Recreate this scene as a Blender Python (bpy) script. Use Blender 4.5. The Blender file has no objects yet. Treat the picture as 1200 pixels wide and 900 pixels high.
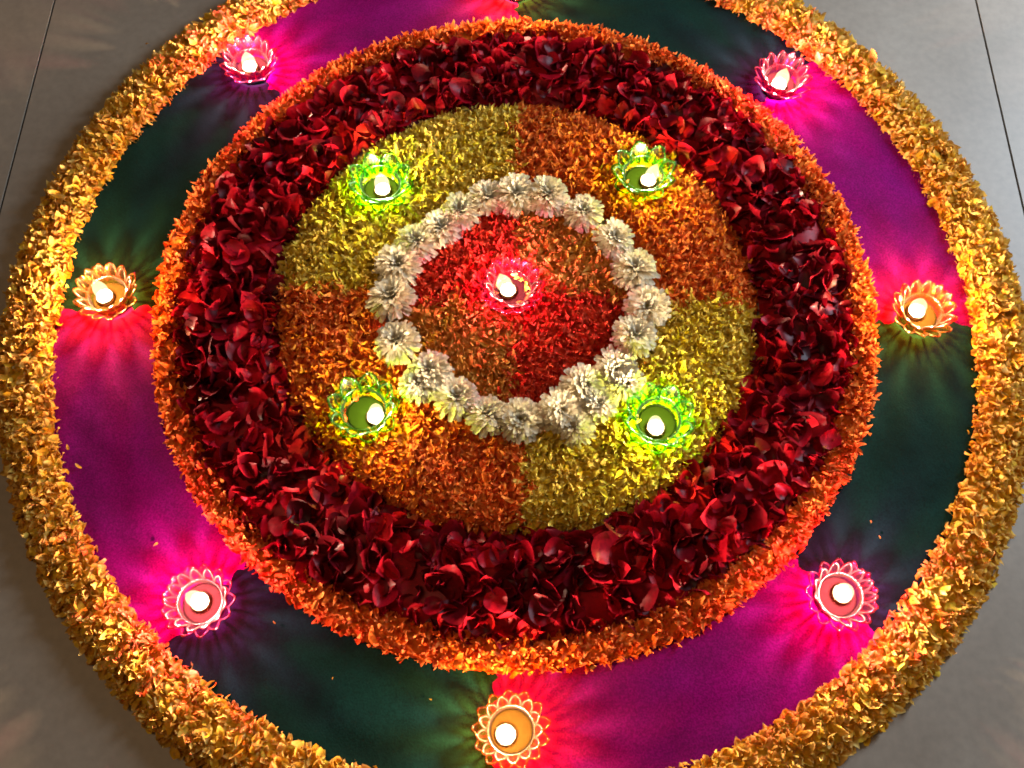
import bpy, math, random
import numpy as np
from mathutils import Matrix, Vector

rng = np.random.default_rng(11)
random.seed(5)
PI = math.pi
scene = bpy.context.scene
C = scene.collection

# ------------------------------------------------------------------ camera
AIM = Vector((-0.002665, -0.089664, 0.0)); DIST = 0.922818
PITCH = math.radians(67.1504); ROLL = 0.0147906; FPX = 1121.268
fw = Vector((0, math.cos(PITCH), -math.sin(PITCH)))
r0 = Vector((1, 0, 0)); u0 = r0.cross(fw)
rr = r0 * math.cos(ROLL) + u0 * math.sin(ROLL)
uu = -r0 * math.sin(ROLL) + u0 * math.cos(ROLL)
CAM = AIM - fw * DIST
cam = bpy.data.objects.new('camera', bpy.data.cameras.new('camera'))
C.objects.link(cam); scene.camera = cam
cam.data.sensor_width = 36.0; cam.data.lens = 36.0 * FPX / 1200.0
cam.data.clip_start = 0.01; cam.data.clip_end = 60
cam.matrix_world = Matrix(((rr.x, uu.x, -fw.x, CAM.x), (rr.y, uu.y, -fw.y, CAM.y), (rr.z, uu.z, -fw.z, CAM.z), (0, 0, 0, 1)))

# ------------------------------------------------------------------ room light (dim interior)
world = bpy.data.worlds.new('World'); scene.world = world; world.use_nodes = True
world.node_tree.nodes['Background'].inputs[0].default_value = (1.0, 0.76, 0.50, 1)
world.node_tree.nodes['Background'].inputs[1].default_value = 0.055

def area_light(name, loc, target, size, power, col):
    l = bpy.data.lights.new(name, 'AREA'); l.energy = power; l.color = col; l.size = size
    o = bpy.data.objects.new(name, l); C.objects.link(o); o.location = loc
    o.rotation_euler = (Vector(target) - Vector(loc)).to_track_quat('-Z', 'Y').to_euler()
    return o
area_light('window_light', (1.22, 0.60, 0.72), (0.35, 0.1, 0), 0.5, 33.0, (0.66, 0.82, 1.0))
area_light('ceiling_light', (-0.9, -0.3, 2.6), (0, 0, 0), 0.7, 14.5, (1.0, 0.69, 0.40))
FLAME_W = 4.0

vs = scene.view_settings
vs.view_transform = 'Standard'; vs.look = 'None'; vs.exposure = 0.0; vs.gamma = 1.0; vs.use_curve_mapping = False
scene.cycles.use_denoising = True
scene.cycles.max_bounces = 8; scene.cycles.transparent_max_bounces = 24
scene.cycles.caustics_reflective = False; scene.cycles.caustics_refractive = False
scene.cycles.sample_clamp_indirect = 3.0
scene.cycles.filter_width = 1.8

# ------------------------------------------------------------------ helpers
def prop(o, label=None, cat=None, group=None, kind=None):
    if label: o['label'] = label
    if cat: o['category'] = cat
    if group: o['group'] = group
    if kind: o['kind'] = kind
    return o

def empty(name, loc=(0, 0, 0), **k):
    o = bpy.data.objects.new(name, None); C.objects.link(o); o.location = loc
    o.empty_display_size = 0.02
    return prop(o, **k)

def mesh_np(name, V, F, mat, t=None, smooth=True):
    """mesh from arrays: V (n,3), F (m,4) or (m,3); t = per-point attribute"""
    V = np.asarray(V, np.float32); F = np.asarray(F, np.int32)
    k = F.shape[1]
    me = bpy.data.meshes.new(name)
    me.vertices.add(len(V)); me.vertices.foreach_set('co', V.ravel())
    me.loops.add(F.size); me.loops.foreach_set('vertex_index', F.ravel())
    me.polygons.add(len(F))
    me.polygons.foreach_set('loop_start', np.arange(0, F.size, k, dtype=np.int32))
    me.polygons.foreach_set('use_smooth', np.full(len(F), smooth, bool))
    me.update(calc_edges=True); me.validate()
    if t is not None:
        a = me.attributes.new('t', 'FLOAT', 'POINT'); a.data.foreach_set('value', np.asarray(t, np.float32))
    me.materials.append(mat)
    return me

def link(name, me, parent=None, loc=None):
    o = bpy.data.objects.new(name, me); C.objects.link(o)
    if parent: o.parent = parent
    if loc is not None: o.location = loc
    return o

def grid_faces(nu, nv, wrap=False):
    """nu points along u, nv along v, index v*nu+u"""
    f = []
    for j in range(nv - 1):
        for i in range(nu if wrap else nu - 1):
            i2 = (i + 1) % nu
            f.append((j * nu + i, j * nu + i2, (j + 1) * nu + i2, (j + 1) * nu + i))
    return np.array(f, np.int32)

def lathe(profile, n=32):
    """profile [(r,z)...] spun about z -> V, F"""
    a = np.linspace(0, 2 * PI, n, endpoint=False)
    V = np.concatenate([np.stack([r * np.cos(a), r * np.sin(a), np.full(n, z)], -1) for r, z in profile])
    return V, grid_faces(n, len(profile), True)

# ------------------------------------------------------------------ materials
class NT:
    def __init__(s, name):
        s.m = bpy.data.materials.new(name); s.m.use_nodes = True
        s.t = s.m.node_tree; s.t.nodes.clear()
        s.out = s.n('ShaderNodeOutputMaterial')
    def n(s, typ, **k):
        nd = s.t.nodes.new(typ)
        for a, b in k.items(): setattr(nd, a, b)
        return nd
    def l(s, a, b): s.t.links.new(a, b)
    def v(s, nd, **k):
        for a, b in k.items(): nd.inputs[a.replace('_', ' ')].default_value = b
        return nd
    def ramp(s, fac, stops):
        r = s.n('ShaderNodeValToRGB'); e = r.color_ramp.elements
        while len(e) < len(stops): e.new(0.5)
        for q, (p, c) in zip(e, stops): q.position = p; q.color = (*c, 1)
        s.l(fac, r.inputs[0]); return r.outputs[0]

def petal_material(name, stops, tip, tipmix=0.5, rough=0.75, spec=0.07, transl=0.3):
    """each petal takes its own tone (by island and by object), with a paler tip"""
    N = NT(name)
    g = N.n('ShaderNodeNewGeometry'); oi = N.n('ShaderNodeObjectInfo')
    ad = N.n('ShaderNodeMath', operation='ADD'); N.l(g.outputs['Random Per Island'], ad.inputs[0]); N.l(oi.outputs['Random'], ad.inputs[1])
    fr = N.n('ShaderNodeMath', operation='FRACT'); N.l(ad.outputs[0], fr.inputs[0])
    col = N.ramp(fr.outputs[0], stops)
    at = N.n('ShaderNodeAttribute', attribute_name='t')
    pw = N.n('ShaderNodeMath', operation='POWER'); N.l(at.outputs['Fac'], pw.inputs[0]); pw.inputs[1].default_value = 2.2
    ml = N.n('ShaderNodeMath', operation='MULTIPLY'); N.l(pw.outputs[0], ml.inputs[0]); ml.inputs[1].default_value = tipmix
    mx = N.n('ShaderNodeMix', data_type='RGBA'); N.l(ml.outputs[0], mx.inputs[0]); N.l(col, mx.inputs[6]); mx.inputs[7].default_value = (*tip, 1)
    # fine mottling
    tc = N.n('ShaderNodeNewGeometry'); nz = N.n('ShaderNodeTexNoise'); nz.inputs['Scale'].default_value = 260; nz.inputs['Detail'].default_value = 3
    N.l(tc.outputs['Position'], nz.inputs['Vector'])
    mr = N.n('ShaderNodeMapRange'); N.l(nz.outputs[0], mr.inputs[0])
    mr.inputs[1].default_value = 0.3; mr.inputs[2].default_value = 0.7; mr.inputs[3].default_value = 0.72; mr.inputs[4].default_value = 1.1
    hv = N.n('ShaderNodeHueSaturation'); N.l(mr.outputs[0], hv.inputs['Value']); N.l(mx.outputs[2], hv.inputs['Color'])
    p = N.n('ShaderNodeBsdfPrincipled'); N.l(hv.outputs[0], p.inputs['Base Color'])
    p.inputs['Roughness'].default_value = rough; p.inputs['Specular IOR Level'].default_value = spec
    tr = N.n('ShaderNodeBsdfTranslucent'); N.l(hv.outputs[0], tr.inputs[0])
    ms = N.n('ShaderNodeMixShader'); ms.inputs[0].default_value = transl
    N.l(p.outputs[0], ms.inputs[1]); N.l(tr.outputs[0], ms.inputs[2]); N.l(ms.outputs[0], N.out.inputs[0])
    return N.m

M = {}
M['marigold'] = petal_material('marigold_yellow', [(0, (0.56, 0.218, 0.0108)), (.25, (0.72, 0.337, 0.018)), (.5, (0.8, 0.437, 0.027)), (.75, (0.82, 0.546, 0.054)), (.9, (0.84, 0.419, 0.063)), (1, (0.86, 0.601, 0.162))], (0.88, 0.582, 0.234), .5, rough=.85, spec=.03, transl=.4)
M['orange'] = petal_material('marigold_orange', [(0, (.55, .05, .006)), (.4, (.74, .10, .008)), (.75, (.84, .17, .014)), (1, (.86, .27, .05))], (.88, .34, .11), .5, transl=.35)
M['sector_orange'] = petal_material('shredded_orange', [(0, (0.577, 0.0486, 0.008)), (.4, (0.783, 0.108, 0.012)), (.75, (0.886, 0.194, 0.02)), (1, (0.9, 0.302, 0.05))], (0.9, 0.367, 0.1), .45, transl=.35)
M['sector_yellow'] = petal_material('shredded_yellow', [(0, (0.615, 0.348, 0.0142)), (.4, (0.784, 0.502, 0.0209)), (.8, (0.869, 0.598, 0.038)), (1, (0.9, 0.657, 0.114))], (0.9, 0.734, 0.266), .45, transl=.35)
M['centre_red'] = petal_material('shredded_red', [(0, (.55, .014, .008)), (.5, (.74, .036, .013)), (1, (.84, .085, .03))], (.88, .16, .07), .45, transl=.35)
M['centre_amber'] = petal_material('shredded_amber', [(0, (0.567, 0.143, 0.015)), (.5, (0.762, 0.26, 0.0225)), (1, (0.845, 0.416, 0.0625))], (0.9, 0.546, 0.15), .45, transl=.35)
M['rose'] = petal_material('rose_red', [(0, (.035, .0004, .002)), (.35, (.09, .0007, .004)), (.65, (.22, .0014, .008)), (.85, (.42, .004, .014)), (1, (.62, .010, .025))], (.42, .010, .022), .3, rough=.42, spec=.13, transl=.2)
M['mum'] = petal_material('chrysanthemum_white', [(0, (0.682, 0.594, 0.401)), (.5, (0.757, 0.652, 0.471)), (1, (0.811, 0.702, 0.525))], (0.811, 0.709, 0.499), .5, transl=.35)
M['mum_centre'] = petal_material('chrysanthemum_centre', [(0, (.30, .27, .06)), (.5, (.42, .38, .10)), (1, (.50, .48, .18))], (.5, .5, .2), .3)

def powder_material(name, a, b):
    N = NT(name)
    g = N.n('ShaderNodeNewGeometry')
    n1 = N.n('ShaderNodeTexNoise'); n1.inputs['Scale'].default_value = 17; n1.inputs['Detail'].default_value = 5; N.l(g.outputs['Position'], n1.inputs['Vector'])
    n2 = N.n('ShaderNodeTexNoise'); n2.inputs['Scale'].default_value = 650; n2.inputs['Detail'].default_value = 2; N.l(g.outputs['Position'], n2.inputs['Vector'])
    col = N.ramp(n1.outputs[0], [(.3, a), (.7, b)])
    mr = N.n('ShaderNodeMapRange'); N.l(n2.outputs[0], mr.inputs[0]); mr.inputs[1].default_value = .3; mr.inputs[2].default_value = .7; mr.inputs[3].default_value = .68; mr.inputs[4].default_value = 1.32
    hv = N.n('ShaderNodeHueSaturation'); N.l(mr.outputs[0], hv.inputs['Value']); N.l(col, hv.inputs['Color'])
    p = N.n('ShaderNodeBsdfPrincipled'); N.l(hv.outputs[0], p.inputs['Base Color']); p.inputs['Roughness'].default_value = .95; p.inputs['Specular IOR Level'].default_value = .06
    bp = N.n('ShaderNodeBump'); bp.inputs['Strength'].default_value = .35; bp.inputs['Distance'].default_value = .0006
    N.l(n2.outputs[0], bp.inputs['Height']); N.l(bp.outputs[0], p.inputs['Normal']); N.l(p.outputs[0], N.out.inputs[0])
    return N.m
M['magenta'] = powder_material('magenta_powder', (.074, .0005, .048), (.106, .0007, .078))
M['green'] = powder_material('green_powder', (.0014, .0095, .0074), (.0022, .0165, .0132))

def floor_material():
    N = NT('grey_floor_tile')
    g = N.n('ShaderNodeNewGeometry'); oi = N.n('ShaderNodeObjectInfo')
    n1 = N.n('ShaderNodeTexNoise'); n1.inputs['Scale'].default_value = 5.5; n1.inputs['Detail'].default_value = 7; n1.inputs['Roughness'].default_value = .6; N.l(g.outputs['Position'], n1.inputs['Vector'])
    n2 = N.n('ShaderNodeTexNoise'); n2.inputs['Scale'].default_value = 120; n2.inputs['Detail'].default_value = 4; N.l(g.outputs['Position'], n2.inputs['Vector'])
    col = N.ramp(n1.outputs[0], [(.28, (.205, .160, .120)), (.5, (.245, .196, .150)), (.72, (.282, .230, .178))])
    mr = N.n('ShaderNodeMapRange'); N.l(n2.outputs[0], mr.inputs[0]); mr.inputs[1].default_value = .3; mr.inputs[2].default_value = .7; mr.inputs[3].default_value = .92; mr.inputs[4].default_value = 1.06
    hv = N.n('ShaderNodeHueSaturation'); N.l(mr.outputs[0], hv.inputs['Value']); N.l(col, hv.inputs['Color'])
    p = N.n('ShaderNodeBsdfPrincipled'); N.l(hv.outputs[0], p.inputs['Base Color']); p.inputs['Specular IOR Level'].default_value = .3
    mr2 = N.n('ShaderNodeMapRange'); N.l(n1.outputs[0], mr2.inputs[0]); mr2.inputs[3].default_value = .38; mr2.inputs[4].default_value = .6; N.l(mr2.outputs[0], p.inputs['Roughness'])
    bp = N.n('ShaderNodeBump'); bp.inputs['Strength'].default_value = .15; bp.inputs['Distance'].default_value = .0005; N.l(n2.outputs[0], bp.inputs['Height']); N.l(bp.outputs[0], p.inputs['Normal'])
    N.l(p.outputs[0], N.out.inputs[0]); return N.m
M['tile'] = floor_material()

def plain(name, col, rough=.5, spec=.5, metal=0.):
    N = NT(name)
    g = N.n('ShaderNodeNewGeometry'); n1 = N.n('ShaderNodeTexNoise'); n1.inputs['Scale'].default_value = 200; N.l(g.outputs['Position'], n1.inputs['Vector'])
    c = N.ramp(n1.outputs[0], [(.3, tuple(x * .85 for x in col)), (.7, col)])
    p = N.n('ShaderNodeBsdfPrincipled'); N.l(c, p.inputs['Base Color']); p.inputs['Roughness'].default_value = rough
    p.inputs['Specular IOR Level'].default_value = spec; p.inputs['Metallic'].default_value = metal
    N.l(p.outputs[0], N.out.inputs[0]); return N.m
M['grout'] = plain('dark_grout', (.012, .010, .009), .9, .05)
M['wick'] = plain('burnt_wick', (.02, .015, .01), .9, .1)

def wax_material():
    N = NT('white_wax')
    d = N.n('ShaderNodeBsdfPrincipled'); d.inputs['Base Color'].default_value = (.82, .78, .68, 1); d.inputs['Roughness'].default_value = .35
    t = N.n('ShaderNodeBsdfTranslucent'); t.inputs[0].default_value = (.85, .75, .55, 1)
    m = N.n('ShaderNodeMixShader'); m.inputs[0].default_value = .4; N.l(d.outputs[0], m.inputs[1]); N.l(t.outputs[0], m.inputs[2])
    p = N.n('ShaderNodeBsdfTransparent'); p.inputs[0].default_value = (.95, .72, .42, 1)
    k = N.n('ShaderNodeMixShader'); k.inputs[0].default_value = .45; N.l(m.outputs[0], k.inputs[1]); N.l(p.outputs[0], k.inputs[2]); N.l(k.outputs[0], N.out.inputs[0]); return N.m
M['wax'] = wax_material()
M['green_base'] = plain('dark_green_glass_base', (.0040, .0085, .0005), .9, .0)
M['pink_base'] = plain('dark_pink_glass_base', (.0120, .0016, .0026), .9, .0)
M['amber_base'] = plain('dark_amber_glass_base', (.0130, .0050, .0007), .9, .0)

def flame_material():
    N = NT('candle_flame')
    e = N.n('ShaderNodeEmission'); at = N.n('ShaderNodeAttribute', attribute_name='t'); N.l(N.ramp(at.outputs['Fac'], [(0, (.9, .45, .12)), (.18, (1, .80, .42)), (.6, (1, .84, .48)), (1, (1, .58, .15))]), e.inputs[0]); e.inputs[1].default_value = .70
    t = N.n('ShaderNodeBsdfTransparent'); a = N.n('ShaderNodeAddShader'); N.l(e.outputs[0], a.inputs[0]); N.l(t.outputs[0], a.inputs[1]); N.l(a.outputs[0], N.out.inputs[0]); return N.m
M['flame'] = flame_material()

def glass_material(name, tint, body):
    """clear coloured glass: tinted see-through, a milky share that glows when lit from inside (more in the thick rims), shiny skin"""
    N = NT(name)
    tp = N.n('ShaderNodeBsdfTransparent'); tp.inputs[0].default_value = (*tint, 1)
    tk = N.n('ShaderNodeAttribute', attribute_name='t'); tm_ = N.n('ShaderNodeMix', data_type='RGBA'); N.l(tk.outputs['Fac'], tm_.inputs[0])
    tm_.inputs[6].default_value = (*tint, 1); tm_.inputs[7].default_value = (*(.85 * q ** 2 for q in tint), 1); N.l(tm_.outputs[2], tp.inputs[0])
    tl = N.n('ShaderNodeBsdfTranslucent'); tl.inputs[0].default_value = (*body, 1)
    df = N.n('ShaderNodeBsdfDiffuse'); df.inputs[0].default_value = (*body, 1)
    md = N.n('ShaderNodeMixShader'); md.inputs[0].default_value = .45; N.l(tl.outputs[0], md.inputs[1]); N.l(df.outputs[0], md.inputs[2])
    at = N.n('ShaderNodeAttribute', attribute_name='t')
    mr = N.n('ShaderNodeMapRange'); N.l(at.outputs['Fac'], mr.inputs[0]); mr.inputs[3].default_value = .0016; mr.inputs[4].default_value = .012
    m1 = N.n('ShaderNodeMixShader'); N.l(mr.outputs[0], m1.inputs[0]); N.l(tp.outputs[0], m1.inputs[1]); N.l(md.outputs[0], m1.inputs[2])
    gl = N.n('ShaderNodeBsdfGlossy'); gl.inputs['Roughness'].default_value = .2; gl.inputs[0].default_value = (*(0.35 + .5 * q for q in body), 1)
    fr = N.n('ShaderNodeFresnel'); fr.inputs[0].default_value = 1.22
    m2 = N.n('ShaderNodeMixShader'); N.l(fr.outputs[0], m2.inputs[0]); N.l(m1.outputs[0], m2.inputs[1]); N.l(gl.outputs[0], m2.inputs[2])
    N.l(m2.outputs[0], N.out.inputs[0]); return N.m
M['glass_pink'] = glass_material('pink_glass', (1.0, .26, .70), (.95, .12, .26))
M['glass_amber'] = glass_material('amber_glass', (1.0, .72, .36), (.95, .42, .06))
M['clear'] = glass_material('clear_plastic_cup', (.98, .93, .86), (.8, .7, .5))
M['glass_green'] = glass_material('green_glass', (.76, .96, .26), (.05, .50, .02))

# ------------------------------------------------------------------ the setting: tiled floor
JX = (-0.538, 0.531); TW = JX[1] - JX[0]; GAP = 0.0020
fl = link('floor', mesh_np('floor', [(-3, -3, -.0016), (3, -3, -.0016), (3, 3, -.0016), (-3, 3, -.0016)], [(0, 1, 2, 3)], M['grout'], smooth=False))
prop(fl, kind='structure', label='grey stone floor with thin dark joints under the rangoli')
def tile_mesh(w, h):
    b = .0002; x, y = w / 2, h / 2
    V = [(-x, -y, -.003), (x, -y, -.003), (x, y, -.003), (-x, y, -.003), (-x, -y, -b), (x, -y, -b), (x, y, -b), (-x, y, -b),
         (-x + b, -y + b, 0), (x - b, -y + b, 0), (x - b, y - b, 0), (-x + b, y - b, 0)]
    F = [(8, 9, 10, 11)]
    for k in range(4):
        n = (k + 1) % 4
        F += [(k, n, 4 + n, 4 + k), (4 + k, 4 + n, 8 + n, 8 + k)]
    return mesh_np('tile', V, F, M['tile'], smooth=False)
tm = tile_mesh(TW - GAP, TW - GAP)
for i in (-1, 0, 1):
    for j in (-1, 0, 1):
        link('tile', tm, fl, ((JX[0] + JX[1]) / 2 + i * TW, -0.02 + j * TW, 0.0))

# ------------------------------------------------------------------ petals: templates and scattering
def petal_template(nu, nv, L, W, curl, cup, twist=0., shape=.55, notch=0., vmax=.97):
    u = np.linspace(-1, 1, nu); v = np.linspace(0, 1, nv)
    vv, uu_ = np.meshgrid(v, u, indexing='ij')
    w = np.sin(PI * np.clip(vv * (vmax - .07) + .07, 0, 1) ** shape) ** .7 * W / 2
    x = uu_ * w; y = (vv - .5) * L
    y = y - notch * L * (1 - np.abs(uu_)) * (vv > .95)
    z = curl * L * (vv - .4) ** 2 * 2 + cup * W * uu_ ** 2 * np.sin(PI * np.clip(vv, .1, .95)) + twist * W * uu_ * (vv - .5)
    return np.stack([x, y, z], -1).reshape(-1, 3), grid_faces(nu, nv), vv.ravel().copy()

def rot_mats(yaw, pitch, roll):
    cy, sy, cp, sp, cr, sr = np.cos(yaw), np.sin(yaw), np.cos(pitch), np.sin(pitch), np.cos(roll), np.sin(roll)
    z = np.zeros_like(yaw); o = z + 1
    Rz = np.stack([np.stack([cy, -sy, z], -1), np.stack([sy, cy, z], -1), np.stack([z, z, o], -1)], -2)
    Rx = np.stack([np.stack([o, z, z], -1), np.stack([z, cp, -sp], -1), np.stack([z, sp, cp], -1)], -2)
    Ry = np.stack([np.stack([cr, z, sr], -1), np.stack([z, o, z], -1), np.stack([-sr, z, cr], -1)], -2)
    return Rz @ Rx @ Ry

def scatter_arrays(templates, P, R, S):
    """join instances of the templates into arrays"""
    Vs, Fs, Ts, off = [], [], [], 0
    pick = rng.integers(0, len(templates), len(P))
    for k, (v, f, t) in enumerate(templates):
        idx = np.nonzero(pick == k)[0]
        if not len(idx): continue
        V = np.einsum('nij,vj->nvi', R[idx], v) * S[idx, None, None] + P[idx, None, :]
        n = len(idx)
        Fs.append((f[None] + (np.arange(n) * len(v))[:, None, None] + off).reshape(-1, f.shape[1]))
        Vs.append(V.reshape(-1, 3)); Ts.append(np.tile(t, n)); off += n * len(v)
    return np.concatenate(Vs), np.concatenate(Fs), np.concatenate(Ts)

def annulus_points(n, r1, r2, a1=0., a2=2 * PI, wob=None):
    r = np.sqrt(rng.uniform(r1 * r1, r2 * r2, n)); a = rng.uniform(a1, a2, n)
    return r, a

def wobble(a, amp, seed, ks=(3, 5, 8, 13, 21)):
    q = np.random.default_rng(seed); o = np.zeros_like(a)
    for k in ks: o = o + np.sin(k * a + q.uniform(0, 6.28)) * q.uniform(.4, 1) / math.sqrt(k)
    return o * amp

def heap(name_small, root, mat, templates, n, r1, r2, a1, a2, hfun, tilt, size, seed, n_parts=0, part_name='petal', big=1.0, edge=0.0, keep=None, flat=None, wob=0.0025):
    """a bed of loose petals on a low mound; the n_parts topmost become parts of their own"""
    r, a = annulus_points(n, r1, r2, a1, a2)
    s = (r - r1) / (r2 - r1)
    r = r + wobble(a, wob, seed) * (2 * s - 1) if r1 > 0.001 else r + wobble(a, wob, seed) * s
    h = hfun(s)
    if a2 - a1 < 6: a = a + rng.normal(0, .0055, n) / np.maximum(r, .03) + wobble(r * 160, .0022, 9, (.3, .7, 1.3)) / np.maximum(r, .03)
    x, y = r * np.cos(a), r * np.sin(a)
    layer = rng.uniform(0, 1, n) ** .6
    z = np.maximum(.0015, h * layer + rng.normal(0, .0012, n))
    if keep is not None:
        m = keep(x, y); x, y, z, h, a, r, layer, s = x[m], y[m], z[m], h[m], a[m], r[m], layer[m], s[m]
    n = len(x)
    yaw = rng.uniform(0, 2 * PI, n)
    if edge:   # petals at the rims lean outwards
        e = rng.uniform(0, 1, n) < edge
        out = np.where(s > .5, a - PI / 2, a + PI / 2) + rng.normal(0, .7, n)
        yaw = np.where(e, out, yaw)
    pitch = np.abs(rng.normal(tilt, .38, n)) * (0.45 + .75 * layer); roll = rng.normal(0, .5, n)
    S = size * np.clip(np.exp(rng.normal(0, .22, n)), .6, 1.4)
    R = rot_mats(yaw, pitch, roll); P = np.stack([x, y, z], -1)
    order = np.argsort(-(z - h * .55 + rng.normal(0, .002, n)))
    top = order[:n_parts]; rest = order[n_parts:]
    V, F, T = scatter_arrays(templates, P[rest], R[rest], S[rest])
    # the packed petals underneath, as a low mound
    na = max(24, int(140 * (a2 - a1) / (2 * PI))); nr = 9
    aa = np.linspace(a1, a2, na); ss = np.linspace(0, 1, nr)
    A, SS = np.meshgrid(aa, ss, indexing='ij')
    RR = r1 + (r2 - r1) * (.04 + .92 * SS); RR = RR + wobble(A, wob, seed) * (2 * SS - 1) * (1 if r1 > .001 else 0)
    Z = np.maximum(hfun(SS) * .62 - .0005, .0008)
    Z = np.maximum(.0006, Z + rng.normal(0, .0012, Z.shape))
    BV = np.stack([RR * np.cos(A), RR * np.sin(A), Z], -1).reshape(-1, 3); BF = grid_faces(nr, na) + len(V)
    V = np.concatenate([V, BV]); F = np.concatenate([F, BF]); T = np.concatenate([T, np.zeros(len(BV))])
    st = link(name_small, mesh_np(name_small, V, F, mat, T), root); prop(st, kind='stuff')
    if n_parts:
        ms = [mesh_np(part_name, v, f, mat, t) for v, f, t in templates]
        for i in top:
            o = link(part_name, ms[random.randrange(len(ms))], root)
            m = Matrix.Identity(4)
            for q in range(3):
                for w in range(3): m[q][w] = float(R[i, q, w] * S[i] * big)
                m[q][3] = float(P[i, q])
            m[2][3] += .0006
            o.matrix_basis = m

mar_t = [petal_template(4, 5, .0155, .0092, c, k, w, .72, .06) for c, k, w in ((.35, .35, .2), (.55, .2, -.4), (.2, .6, .3), (-.2, .3, .5), (.7, .45, -.2), (.4, -.25, .3))]
small_t = [petal_template(3, 4, .0095, .0044, c, k, w, .62) for c, k, w in ((.4, .4, .2), (.6, .2, -.5), (.15, .6, .3), (-.3, .3, .5), (.8, .5, -.2))]
shred_t = [petal_template(3, 4, .0108, .0044, c, k, w, .7) for c, k, w in ((.5, .4, .2), (.9, .2, -.5), (.2, .6, .5), (-.4, .3, .6))]

# ------------------------------------------------------------------ coloured powder segments
LAMP_A = [90.6, 43.3, -2.6, -45.3, -92.0, -131.4, -178.0, -223.6, -269.4]
where = [('dark teal green powder segment at the top between the amber and upper right pink holders', 'green'),
         ('bright purple powder segment between the upper right pink holder and right amber holder', 'magenta'),
         ('teal green powder segment between the right amber holder and lower right pink holder', 'green'),
         ('purple powder segment at the lower right between pink and bottom amber holders', 'magenta'),
         ('nearly black green powder segment at the bottom left of the bottom amber holder', 'green'),
         ('dark maroon magenta powder segment between the left amber holder and lower left pink holder', 'magenta'),
         ('nearly black green powder segment between the left amber holder and upper left pink holder', 'green'),
         ('magenta powder segment at the top between the upper left pink holder and top amber holder', 'magenta')]
for k, (lab, col) in enumerate(where):
    a1, a2 = math.radians(LAMP_A[k + 1]), math.radians(LAMP_A[k])
    na, nr = 90, 26
    aa = np.linspace(a1, a2, na); ss = np.linspace(0, 1, nr)
    A, SS = np.meshgrid(aa, ss, indexing='ij')
    RR = .349 + (.457 - .349) * SS
    jag = np.interp(SS, ss, np.random.default_rng(40).normal(0, .007, nr))        # shared uneven meeting line
    wA = np.abs(np.linspace(-1, 1, na))[:, None] ** 8
    A = A + jag * wA
    Z = .0022 + .0006 * np.sin(RR * 170 + A * 9) * np.sin(A * 31) + np.random.default_rng(k).normal(0, .00010, A.shape)
    ed = np.minimum(1, np.minimum(np.arange(na), np.arange(na)[::-1]) / 3.)[:, None]
    Z = .0006 + (Z - .0006) * ed
    V = np.stack([RR * np.cos(A), RR * np.sin(A), Z], -1).reshape(-1, 3)
    o = link('powder_segment', mesh_np('powder_segment', V, grid_faces(nr, na), M[col]))
    prop(o, lab, 'powder', 'coloured powder segments between the flower rings')

# ------------------------------------------------------------------ outer marigold band
band = empty('marigold_band', label='thick outer band of loose yellow orange marigold petals on the grey floor', cat='petals')
bump = lambda H: (lambda s: H * np.clip(1 - (2 * s - 1) ** 2, 0.02, 1) ** .55)
heap('marigold_petals', band, M['marigold'], mar_t, 17500, .4520, .5050, 0, 2 * PI, bump(.0155), .46, .63, 3, 300, 'marigold_petal', 1.15, .4)

# thin orange ring
ring = empty('orange_petal_ring', label='thin ring of small orange petals around the dark red rose petals', cat='petals')
heap('orange_petals', ring, M['orange'], small_t, 7000, .327, .3585, 0, 2 * PI, bump(.013), .6, .98, 4, 300, 'orange_petal', 1.15, .3)

# rose petals
rose_ring = empty('rose_petal_ring', label='wide ring of glossy dark red rose petals inside the orange ring', cat='petals')
rose_t = []
for c, k, w in ((.45, .30, .1), (.7, .22, -.2), (.3, .45, .2), (-.3, .25, .1), (.8, .40, .2), (.5, -.2, -.15)):
    v, f, t = petal_template(8, 9, .029, .026, c * .5, k * .6, w, .80, .02)
    q = np.random.default_rng(int(abs(c * 100) + abs(k) * 1000))
    v[:, 2] += .0007 * np.sin(v[:, 0] * 260 + q.uniform(0, 6)) * np.sin(v[:, 1] * 210 + q.uniform(0, 6)) + .0010 * np.sin(np.arctan2(v[:, 0], v[:, 1]) * 4 + q.uniform(0, 6)) * t ** 2
    rose_t.append((v, f, t))
heap('rose_petals', rose_ring, M['rose'], rose_t, 2700, .2385, .333, 0, 2 * PI, lambda s: .020 * np.clip(1 - (2 * s - 1) ** 4, .25, 1), .58, .72, 5, 300, 'rose_petal', 1.12, 0, wob=.001)

# ------------------------------------------------------------------ quarter beds of shredded petals
LAMPS = [  # x, y, colour, candle offset, label position
    (-0.004, 0.409, 'amber', (-.004, .000), 'amber glass flower candle holder at the top edge between magenta and teal powder'),
    (0.288, 0.272, 'pink', (-.001, -.002), 'pink glass flower candle holder between the teal and purple powder at upper right'),
    (0.399, -0.012, 'amber', (-.003, .003), 'amber glass flower candle holder at the right above the teal powder'),
    (0.285, -0.290, 'pink', (.004, .002), 'pink glass flower candle holder at the lower right between teal and purple powder'),
    (0.0015, -0.405, 'amber', (-.005, -.003), 'amber glass flower candle holder at the bottom edge with a clear petal rim'),
    (-0.269, -0.304, 'pink', (-.002, .001), 'pink glass flower candle holder at the lower left beside maroon powder'),
    (-0.402, -0.006, 'amber', (-.005, .000), 'amber glass flower candle holder at the left above maroon powder'),
    (-0.296, 0.283, 'pink', (-.002, .000), 'pink glass flower candle holder at the upper left beside nearly black powder')]
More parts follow.
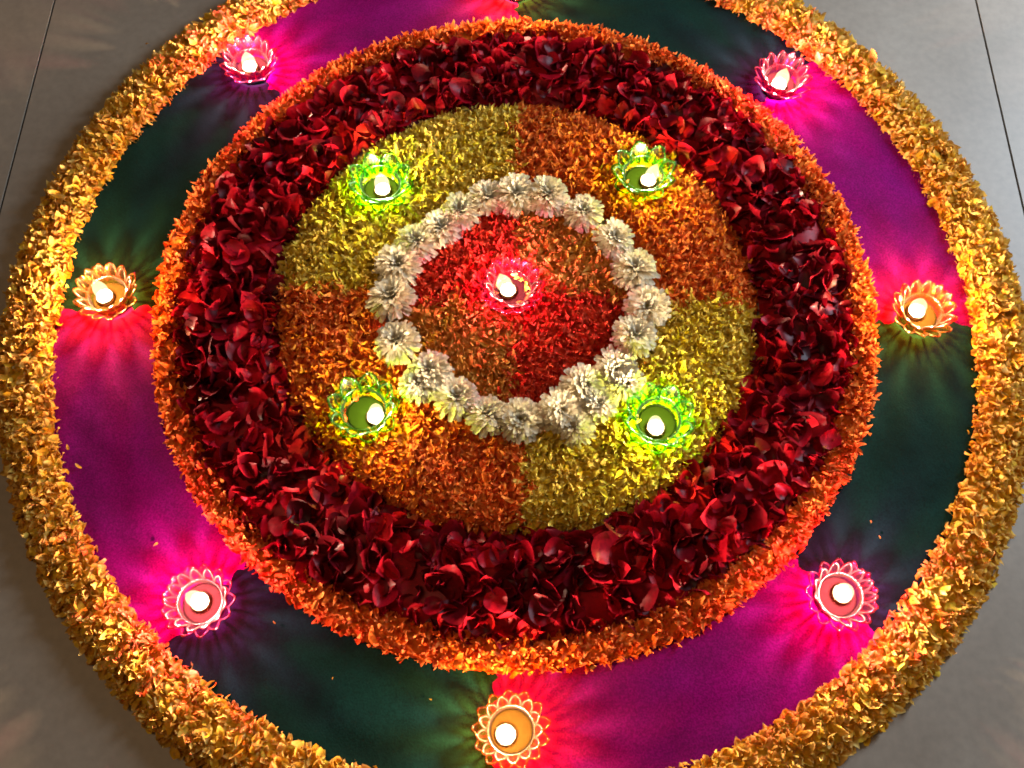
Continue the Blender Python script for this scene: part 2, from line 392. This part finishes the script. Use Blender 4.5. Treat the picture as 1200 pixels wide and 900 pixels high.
GREEN = [(-0.1415, 0.122, (.002, -.002), 'green glass candle holder in the upper left yellow petals'),
         (0.1300, 0.139, (.006, -.003), 'green glass candle holder in the upper right orange petals'),
         (0.1335, -0.132, (-.002, -.006), 'green glass candle holder in the lower right yellow petals'),
         (-0.1395, -0.127, (.010, -.004), 'green glass candle holder in the lower left orange petals')]
CENTRE = (-0.004, 0.004)

def clear_of_green(x, y):
    m = np.ones(len(x), bool)
    for gx, gy, *_ in GREEN: m &= (x - gx) ** 2 + (y - gy) ** 2 > .0225 ** 2
    return m
qlab = ['orange shredded petal quarter at the upper right of the white flower ring', 'yellow shredded petal quarter at the upper left of the white flower ring',
        'orange shredded petal quarter at the lower left of the white flower ring', 'yellow shredded petal quarter at the lower right of the white flower ring']
qa = [(-1, 90), (90, 178), (178, 272), (272, 359)]
plateau = lambda H: (lambda s: H * np.clip(1 - np.abs(2 * s - 1) ** 5, .05, 1))
for k in range(4):
    q = empty('petal_quarter', label=qlab[k], cat='petals', group='quarter beds of shredded petals round the white flowers')
    heap('shredded_petals', q, M['sector_orange' if k % 2 == 0 else 'sector_yellow'], shred_t, 6400, .132, .2385, math.radians(qa[k][0]), math.radians(qa[k][1]),
         plateau(.014), .34, 1.0, 20 + k, keep=clear_of_green, wob=.0018)
clab = ['amber orange shredded petals filling the upper right of the small centre disc', 'red shredded petals filling the upper left of the small centre disc',
        'amber orange shredded petals filling the lower left of the small centre disc', 'red shredded petals filling the lower right of the small centre disc']
ca = [(3, 88), (88, 186), (186, 268), (268, 363)]
for k in range(4):
    q = empty('centre_quarter', label=clab[k], cat='petals', group='quarters of the small centre disc')
    heap('shredded_petals', q, M['centre_amber' if k % 2 == 0 else 'centre_red'], shred_t, 3000, .0005, .118, math.radians(ca[k][0]), math.radians(ca[k][1]),
         lambda s: .012 * np.clip(1 - s ** 6, .3, 1), .32, 1.0, 30 + k, keep=lambda x, y: (x - CENTRE[0]) ** 2 + (y - CENTRE[1]) ** 2 > .017 ** 2, wob=0)

# ------------------------------------------------------------------ white chrysanthemums
def mum_meshes(seed):
    q = np.random.default_rng(seed)
    out = []
    tpl = petal_template(3, 5, .0152, .0045, -.12, .30, 0, 1.0, 0, .86)
    tv = tpl[0].copy(); tv[:, 1] += .0155 / 2
    for n, pitch, L, base, z in ((34, .02, 1.24, .0030, .004), (32, .26, 1.20, .0028, .006), (30, .50, 1.12, .0026, .008), (26, .74, 1.00, .0024, .0095), (22, .98, .88, .0020, .0105), (14, 1.25, .68, .0014, .0115)):
        yaw = np.arange(n) * 2 * PI / n + q.normal(0, .10, n) + q.uniform(0, 6)
        p = pitch + q.normal(0, .10, n); S = L * np.exp(q.normal(0, .06, n))
        R = rot_mats(yaw, p, q.normal(0, .25, n))
        V = np.einsum('nij,vj->nvi', R, tv) * S[:, None, None]
        V[..., 0] += (-np.sin(yaw) * base)[:, None]; V[..., 1] += (np.cos(yaw) * base)[:, None]; V[..., 2] += z
        F = (tpl[1][None] + (np.arange(n) * len(tv))[:, None, None]).reshape(-1, 4)
        out.append(mesh_np('petal_whorl', V.reshape(-1, 3), F, M['mum'], np.tile(tpl[2], n)))
    V, F = lathe([(.0001, .0135), (.0025, .013), (.0042, .0115), (.0048, .008), (.003, .001), (.0001, 0)], 14)
    V[:, :2] += q.normal(0, .0003, (len(V), 2))
    out.append(mesh_np('flower_centre', V, F, M['mum_centre'], np.zeros(len(V))))
    return out
mums = [mum_meshes(70 + k) for k in range(4)]
MUM = [
    (-0.0029, 0.1139, 1.09, 'cream white chrysanthemum topmost in the flower ring'),
    (0.0295, 0.1113, 1.09, 'cream white chrysanthemum, second clockwise from the topmost in the flower ring'),
    (0.0685, 0.0935, 0.95, 'cream white chrysanthemum, third clockwise from the topmost in the flower ring'),
    (0.0964, 0.0638, 0.95, 'cream white chrysanthemum, fourth clockwise from the topmost in the flower ring'),
    (0.1174, 0.0278, 1.07, 'cream white chrysanthemum, fifth clockwise from the topmost in the flower ring'),
    (0.1292, -0.0129, 1.06, 'cream white chrysanthemum, sixth clockwise from the topmost in the flower ring'),
    (0.1139, -0.0463, 1.05, 'cream white chrysanthemum, seventh clockwise from the topmost in the flower ring'),
    (0.0933, -0.0781, 0.99, 'cream white chrysanthemum, eighth clockwise from the topmost in the flower ring'),
    (0.1057, -0.0946, 0.9, 'uppermost of three yellow-lit chrysanthemums outside the ring by the lower right green holder'),
    (0.0631, -0.0979, 1.04, 'cream white chrysanthemum, ninth clockwise from the topmost in the flower ring'),
    (0.0795, -0.1175, 0.85, 'middle of three yellow-lit chrysanthemums outside the ring by the lower right green holder'),
    (0.0413, -0.1223, 1.04, 'cream white chrysanthemum, tenth clockwise from the topmost in the flower ring'),
    (0.0585, -0.1407, 0.85, 'lowest of three yellow-lit chrysanthemums outside the ring by the lower right green holder'),
    (0.0065, -0.1331, 1.03, 'cream white chrysanthemum, eleventh clockwise from the topmost in the flower ring'),
    (-0.0236, -0.1319, 0.97, 'cream white chrysanthemum, twelfth clockwise from the topmost in the flower ring'),
    (-0.0545, -0.1135, 1.01, 'cream white chrysanthemum, thirteenth clockwise from the topmost in the flower ring'),
    (-0.0806, -0.0872, 1.0, 'cream white chrysanthemum, fourteenth clockwise from the topmost in the flower ring'),
    (-0.0908, -0.1003, 0.9, 'bright yellow-lit chrysanthemum outside the ring by the lower left green holder'),
    (-0.1120, -0.0570, 1.06, 'cream white chrysanthemum, fifteenth clockwise from the topmost in the flower ring'),
    (-0.1204, -0.0105, 1.1, 'cream white chrysanthemum, sixteenth clockwise from the topmost in the flower ring'),
    (-0.1178, 0.0296, 1.09, 'cream white chrysanthemum, seventeenth clockwise from the topmost in the flower ring'),
    (-0.1013, 0.0534, 1.03, 'cream white chrysanthemum, eighteenth clockwise from the topmost in the flower ring'),
    (-0.0773, 0.0718, 1.01, 'cream white chrysanthemum, nineteenth clockwise from the topmost in the flower ring'),
    (-0.0574, 0.0924, 0.98, 'cream white chrysanthemum, twentieth clockwise from the topmost in the flower ring'),
    (-0.0317, 0.1092, 0.95, 'cream white chrysanthemum, twenty-first clockwise from the topmost in the flower ring')]
for k, (x, y, s, lab) in enumerate(MUM):
    t = empty('white_chrysanthemum', (x, y, .011), label=lab, cat='flower', group='white chrysanthemums in a ring')
    tx, ty = rng.normal(0, .16, 2)
    t.rotation_euler = (tx - .12, ty, rng.uniform(0, 6.28)); t.scale = (s * 1.0,) * 3
    ms = mums[k % 4]
    for m in ms[:-1]: link('petal_whorl', m, t)
    link('flower_centre', ms[-1], t)

# ------------------------------------------------------------------ candle holders and tea lights
def glass_petal(L, W, r_in, z_in, z_out, bulge, mat, rim=.0011):
    """one looped glass petal growing out along +y: thin cupped blade with a thick rounded rim"""
    nu, nv = 7, 7
    V, T = [], []
    edge = []
    for j in range(nv):
        v = j / (nv - 1)
        w = W / 2 * (math.sin(PI * (.20 + .80 * v) ** .9) ** .62 if v < 1 else .0)
        w = max(w, W * .08)
        zc = z_in + (z_out - z_in) * v ** .8
        for i in range(nu):
            u = -1 + 2 * i / (nu - 1)
            x = u * w; y = r_in + L * (v - .06 * u * u * (1 - v)); z = zc + bulge * (u * u - .6) * math.sin(PI * min(.9, v + .1))
            V.append((x, y, z)); T.append(max(0, abs(u) - .75) * 1.2 + max(0, v - .8))
    F = [tuple(f) for f in grid_faces(nu, nv)]
    path = [V[j * nu] for j in range(nv)] + [V[(nv - 1) * nu + i] for i in range(1, nu - 1)] + [V[j * nu + nu - 1] for j in range(nv - 1, -1, -1)]
    path = [Vector(p) for p in path]; b = len(V); ns = 6
    for i, p in enumerate(path):
        d = (path[min(i + 1, len(path) - 1)] - path[max(i - 1, 0)]).normalized()
        s1 = d.cross(Vector((0, 0, 1))).normalized(); s2 = s1.cross(d)
        for k in range(ns):
            a = 2 * PI * k / ns; q = p + s1 * math.cos(a) * rim + s2 * math.sin(a) * rim
            V.append(tuple(q)); T.append(1.0)
    F += [tuple(f) for f in (grid_faces(ns, len(path), True) + b)]
    return mesh_np('petal', V, F, mat, T)

HM = {}
for c in ('pink', 'amber', 'green'):
    g = M['glass_' + c]; d = {}
    if c == 'green':
        V, F = lathe([(.0001, .0015), (.016, .0015), (.0195, .004), (.0205, .013), (.0215, .0165), (.0225, .0165), (.0225, .0155), (.0215, .0125), (.0205, .003), (.017, .0002), (.0001, .0002)], 40)
        d['cup'] = mesh_np('glass_cup', V, F, g, np.where(np.hypot(V[:, 0], V[:, 1]) < .0172, .5, np.clip((V[:, 2] - .014) / .002, .25, .7)))
        d['rows'] = [(8, glass_petal(.0125, .0185, .0195, .006, .0255, .0020, g, .0012), 0.), (8, glass_petal(.0125, .0165, .0205, .004, .0130, .0020, g, .0010), PI / 8)]
    else:
        V, F = lathe([(.0001, .0016), (.0165, .0016), (.0180, .003), (.0186, .0125), (.0190, .0135), (.0202, .0137), (.0212, .0130), (.0208, .0115), (.0200, .003), (.0180, .0003), (.0001, .0003)], 40)
        d['cup'] = mesh_np('glass_cup', V, F, g, np.where(np.hypot(V[:, 0], V[:, 1]) < .0182, .2, np.clip((V[:, 2] - .0112) / .002, 0, .7)))
        d['rows'] = [(13, glass_petal(.0118, .0118, .0198, .0035, .0175, .0012, g, .0008), 0.), (13, glass_petal(.0072, .0090, .0196, .0095, .0265, .0010, g, .0010), PI / 13)]
    V, F = lathe([(.0001, .0022), (.0150, .0022), (.0172, .0030), (.0176, .0020), (.0150, .0018)], 32)
    d['base'] = mesh_np('base', V, F, M[c + '_base'])
    HM[c] = d
cupm = {}
V, F = lathe([(.0001, .0012), (.0080, .0012), (.0083, .002), (.0084, .0058), (.0087, .0062), (.0084, .0065), (.0080, .0060), (.0079, .0050), (.0078, .0025), (.0001, .002)], 32)
m_tin = mesh_np('clear_cup', V, F, M['clear'], np.full(len(V), .3))
V, F = lathe([(.0001, .0066), (.0035, .0064), (.0062, .0060), (.0077, .0053), (.0077, .0030), (.0001, .0026)], 32)
m_wax = mesh_np('wax', V, F, M['wax'])
V, F = lathe([(.0001, .0130), (.0006, .0128), (.0007, .0064)], 8)
m_wick = mesh_np('wick', V, F, M['wick'])
V, F = lathe([(.0002, .0072), (.0032, .0078), (.0058, .0104), (.0070, .0140), (.0068, .0176), (.0056, .0218), (.0036, .0262), (.0018, .0300), (.0002, .0335)], 18)
m_flame = mesh_np('flame', V, F, M['flame'], np.clip((V[:, 2] - .0072) / .0263, 0, 1))
plight = bpy.data.lights.new('flame_light', 'POINT'); plight.energy = FLAME_W; plight.color = (1.0, .80, .54); plight.shadow_soft_size = .0042

inlight = plight.copy(); inlight.energy = FLAME_W * .45   # flames sunk in the petal beds
def holder(x, y, z, col, label, rot, off, tlabel):
    t = empty('candle_holder', (x, y, z), label=label, cat='candle holder', group='coloured glass candle holders')
    t.rotation_euler = (rng.normal(0, .02), rng.normal(0, .02), rot)
    d = HM[col]
    link('glass_cup', d['cup'], t)
    if 'base' in d: link('base', d['base'], t)
    for n, me, ph in d['rows']:
        for k in range(n):
            o = link('petal', me, t); o.rotation_euler = (rng.normal(0, .03), 0, ph + 2 * PI * k / n)
    c = empty('tea_light', (x + off[0], y + off[1], z + .0017), label=tlabel, cat='candle', group='lit tea lights')
    link('clear_cup', m_tin, c); wx = link('wax', m_wax, c); link('wick', m_wick, wx)
    f = link('flame', m_flame, c); f.rotation_euler = (rng.normal(0, .05), rng.normal(0, .08), 0)
    s = rng.uniform(.9, 1.1); f.scale = (s, s, rng.uniform(.9, 1.1)); f.location.z = .0072 * (1 - f.scale.z)
    l = link('flame_light', inlight if math.hypot(x, y) < .3 else plight, c, (0, 0, .0270))
for k, (x, y, col, off, lab) in enumerate(LAMPS):
    holder(x, y, .0028, col, lab, rng.uniform(0, 6), off, 'lit tea light inside the ' + lab.split(' with ')[0].replace('glass flower candle ', ''))
for k, (x, y, off, lab) in enumerate(GREEN):
    holder(x, y, .0092, 'green', lab, rng.uniform(0, 6), off, 'lit tea light inside the ' + lab.replace('glass candle ', ''))
holder(CENTRE[0], CENTRE[1], .0082, 'pink', 'pink glass flower candle holder in the middle of the red and amber centre disc', 1., (-.004, .001), 'lit tea light in the middle of the red and amber centre disc')

# ------------------------------------------------------------------ stray petals on the powder and floor
mm = [mesh_np('stray_petal', v, f, M['marigold'], t) for v, f, t in small_t]
for (x, y, s, lab) in [
    (-0.3192, -0.252, 0.6, 'tiny pale petal lying on maroon powder above the lower left pink holder'),
    (-0.4153, -0.1623, 0.8, 'upper small pale petal on maroon powder beside the left marigold band'),
    (-0.4022, -0.1812, 1.0, 'lower pinkish petal on maroon powder beside the left marigold band'),
    (-0.2056, -0.3194, 0.4, 'tiny pale speck on dark powder right of the lower left pink holder'),
    (-0.0671, -0.3809, 0.35, 'tiny pale speck on nearly black powder, nearest the bottom amber holder'),
    (0.3246, -0.2219, 0.4, 'upper tiny pale speck on teal powder above the lower right pink holder'),
    (0.3304, -0.236, 0.4, 'lower tiny pale speck on teal powder above the lower right pink holder'),
    (-0.1512, -0.3649, 0.35, 'tiny pale speck in the middle of the bottom nearly black powder'),
    (-0.4189, 0.3178, 0.6, 'tiny cream petal lying on the grey floor at upper left'),
    (0.0702, -0.3526, 0.8, 'small orange petal on magenta powder below the orange ring at the bottom')]:
    o = link('stray_petal', random.choice(mm)); prop(o, lab, 'petal', 'stray petals fallen off the rings')
    o.location = (x, y, .0042); o.rotation_euler = (rng.normal(0, .25), rng.normal(0, .25), rng.uniform(0, 6)); o.scale = (s * .75,) * 3
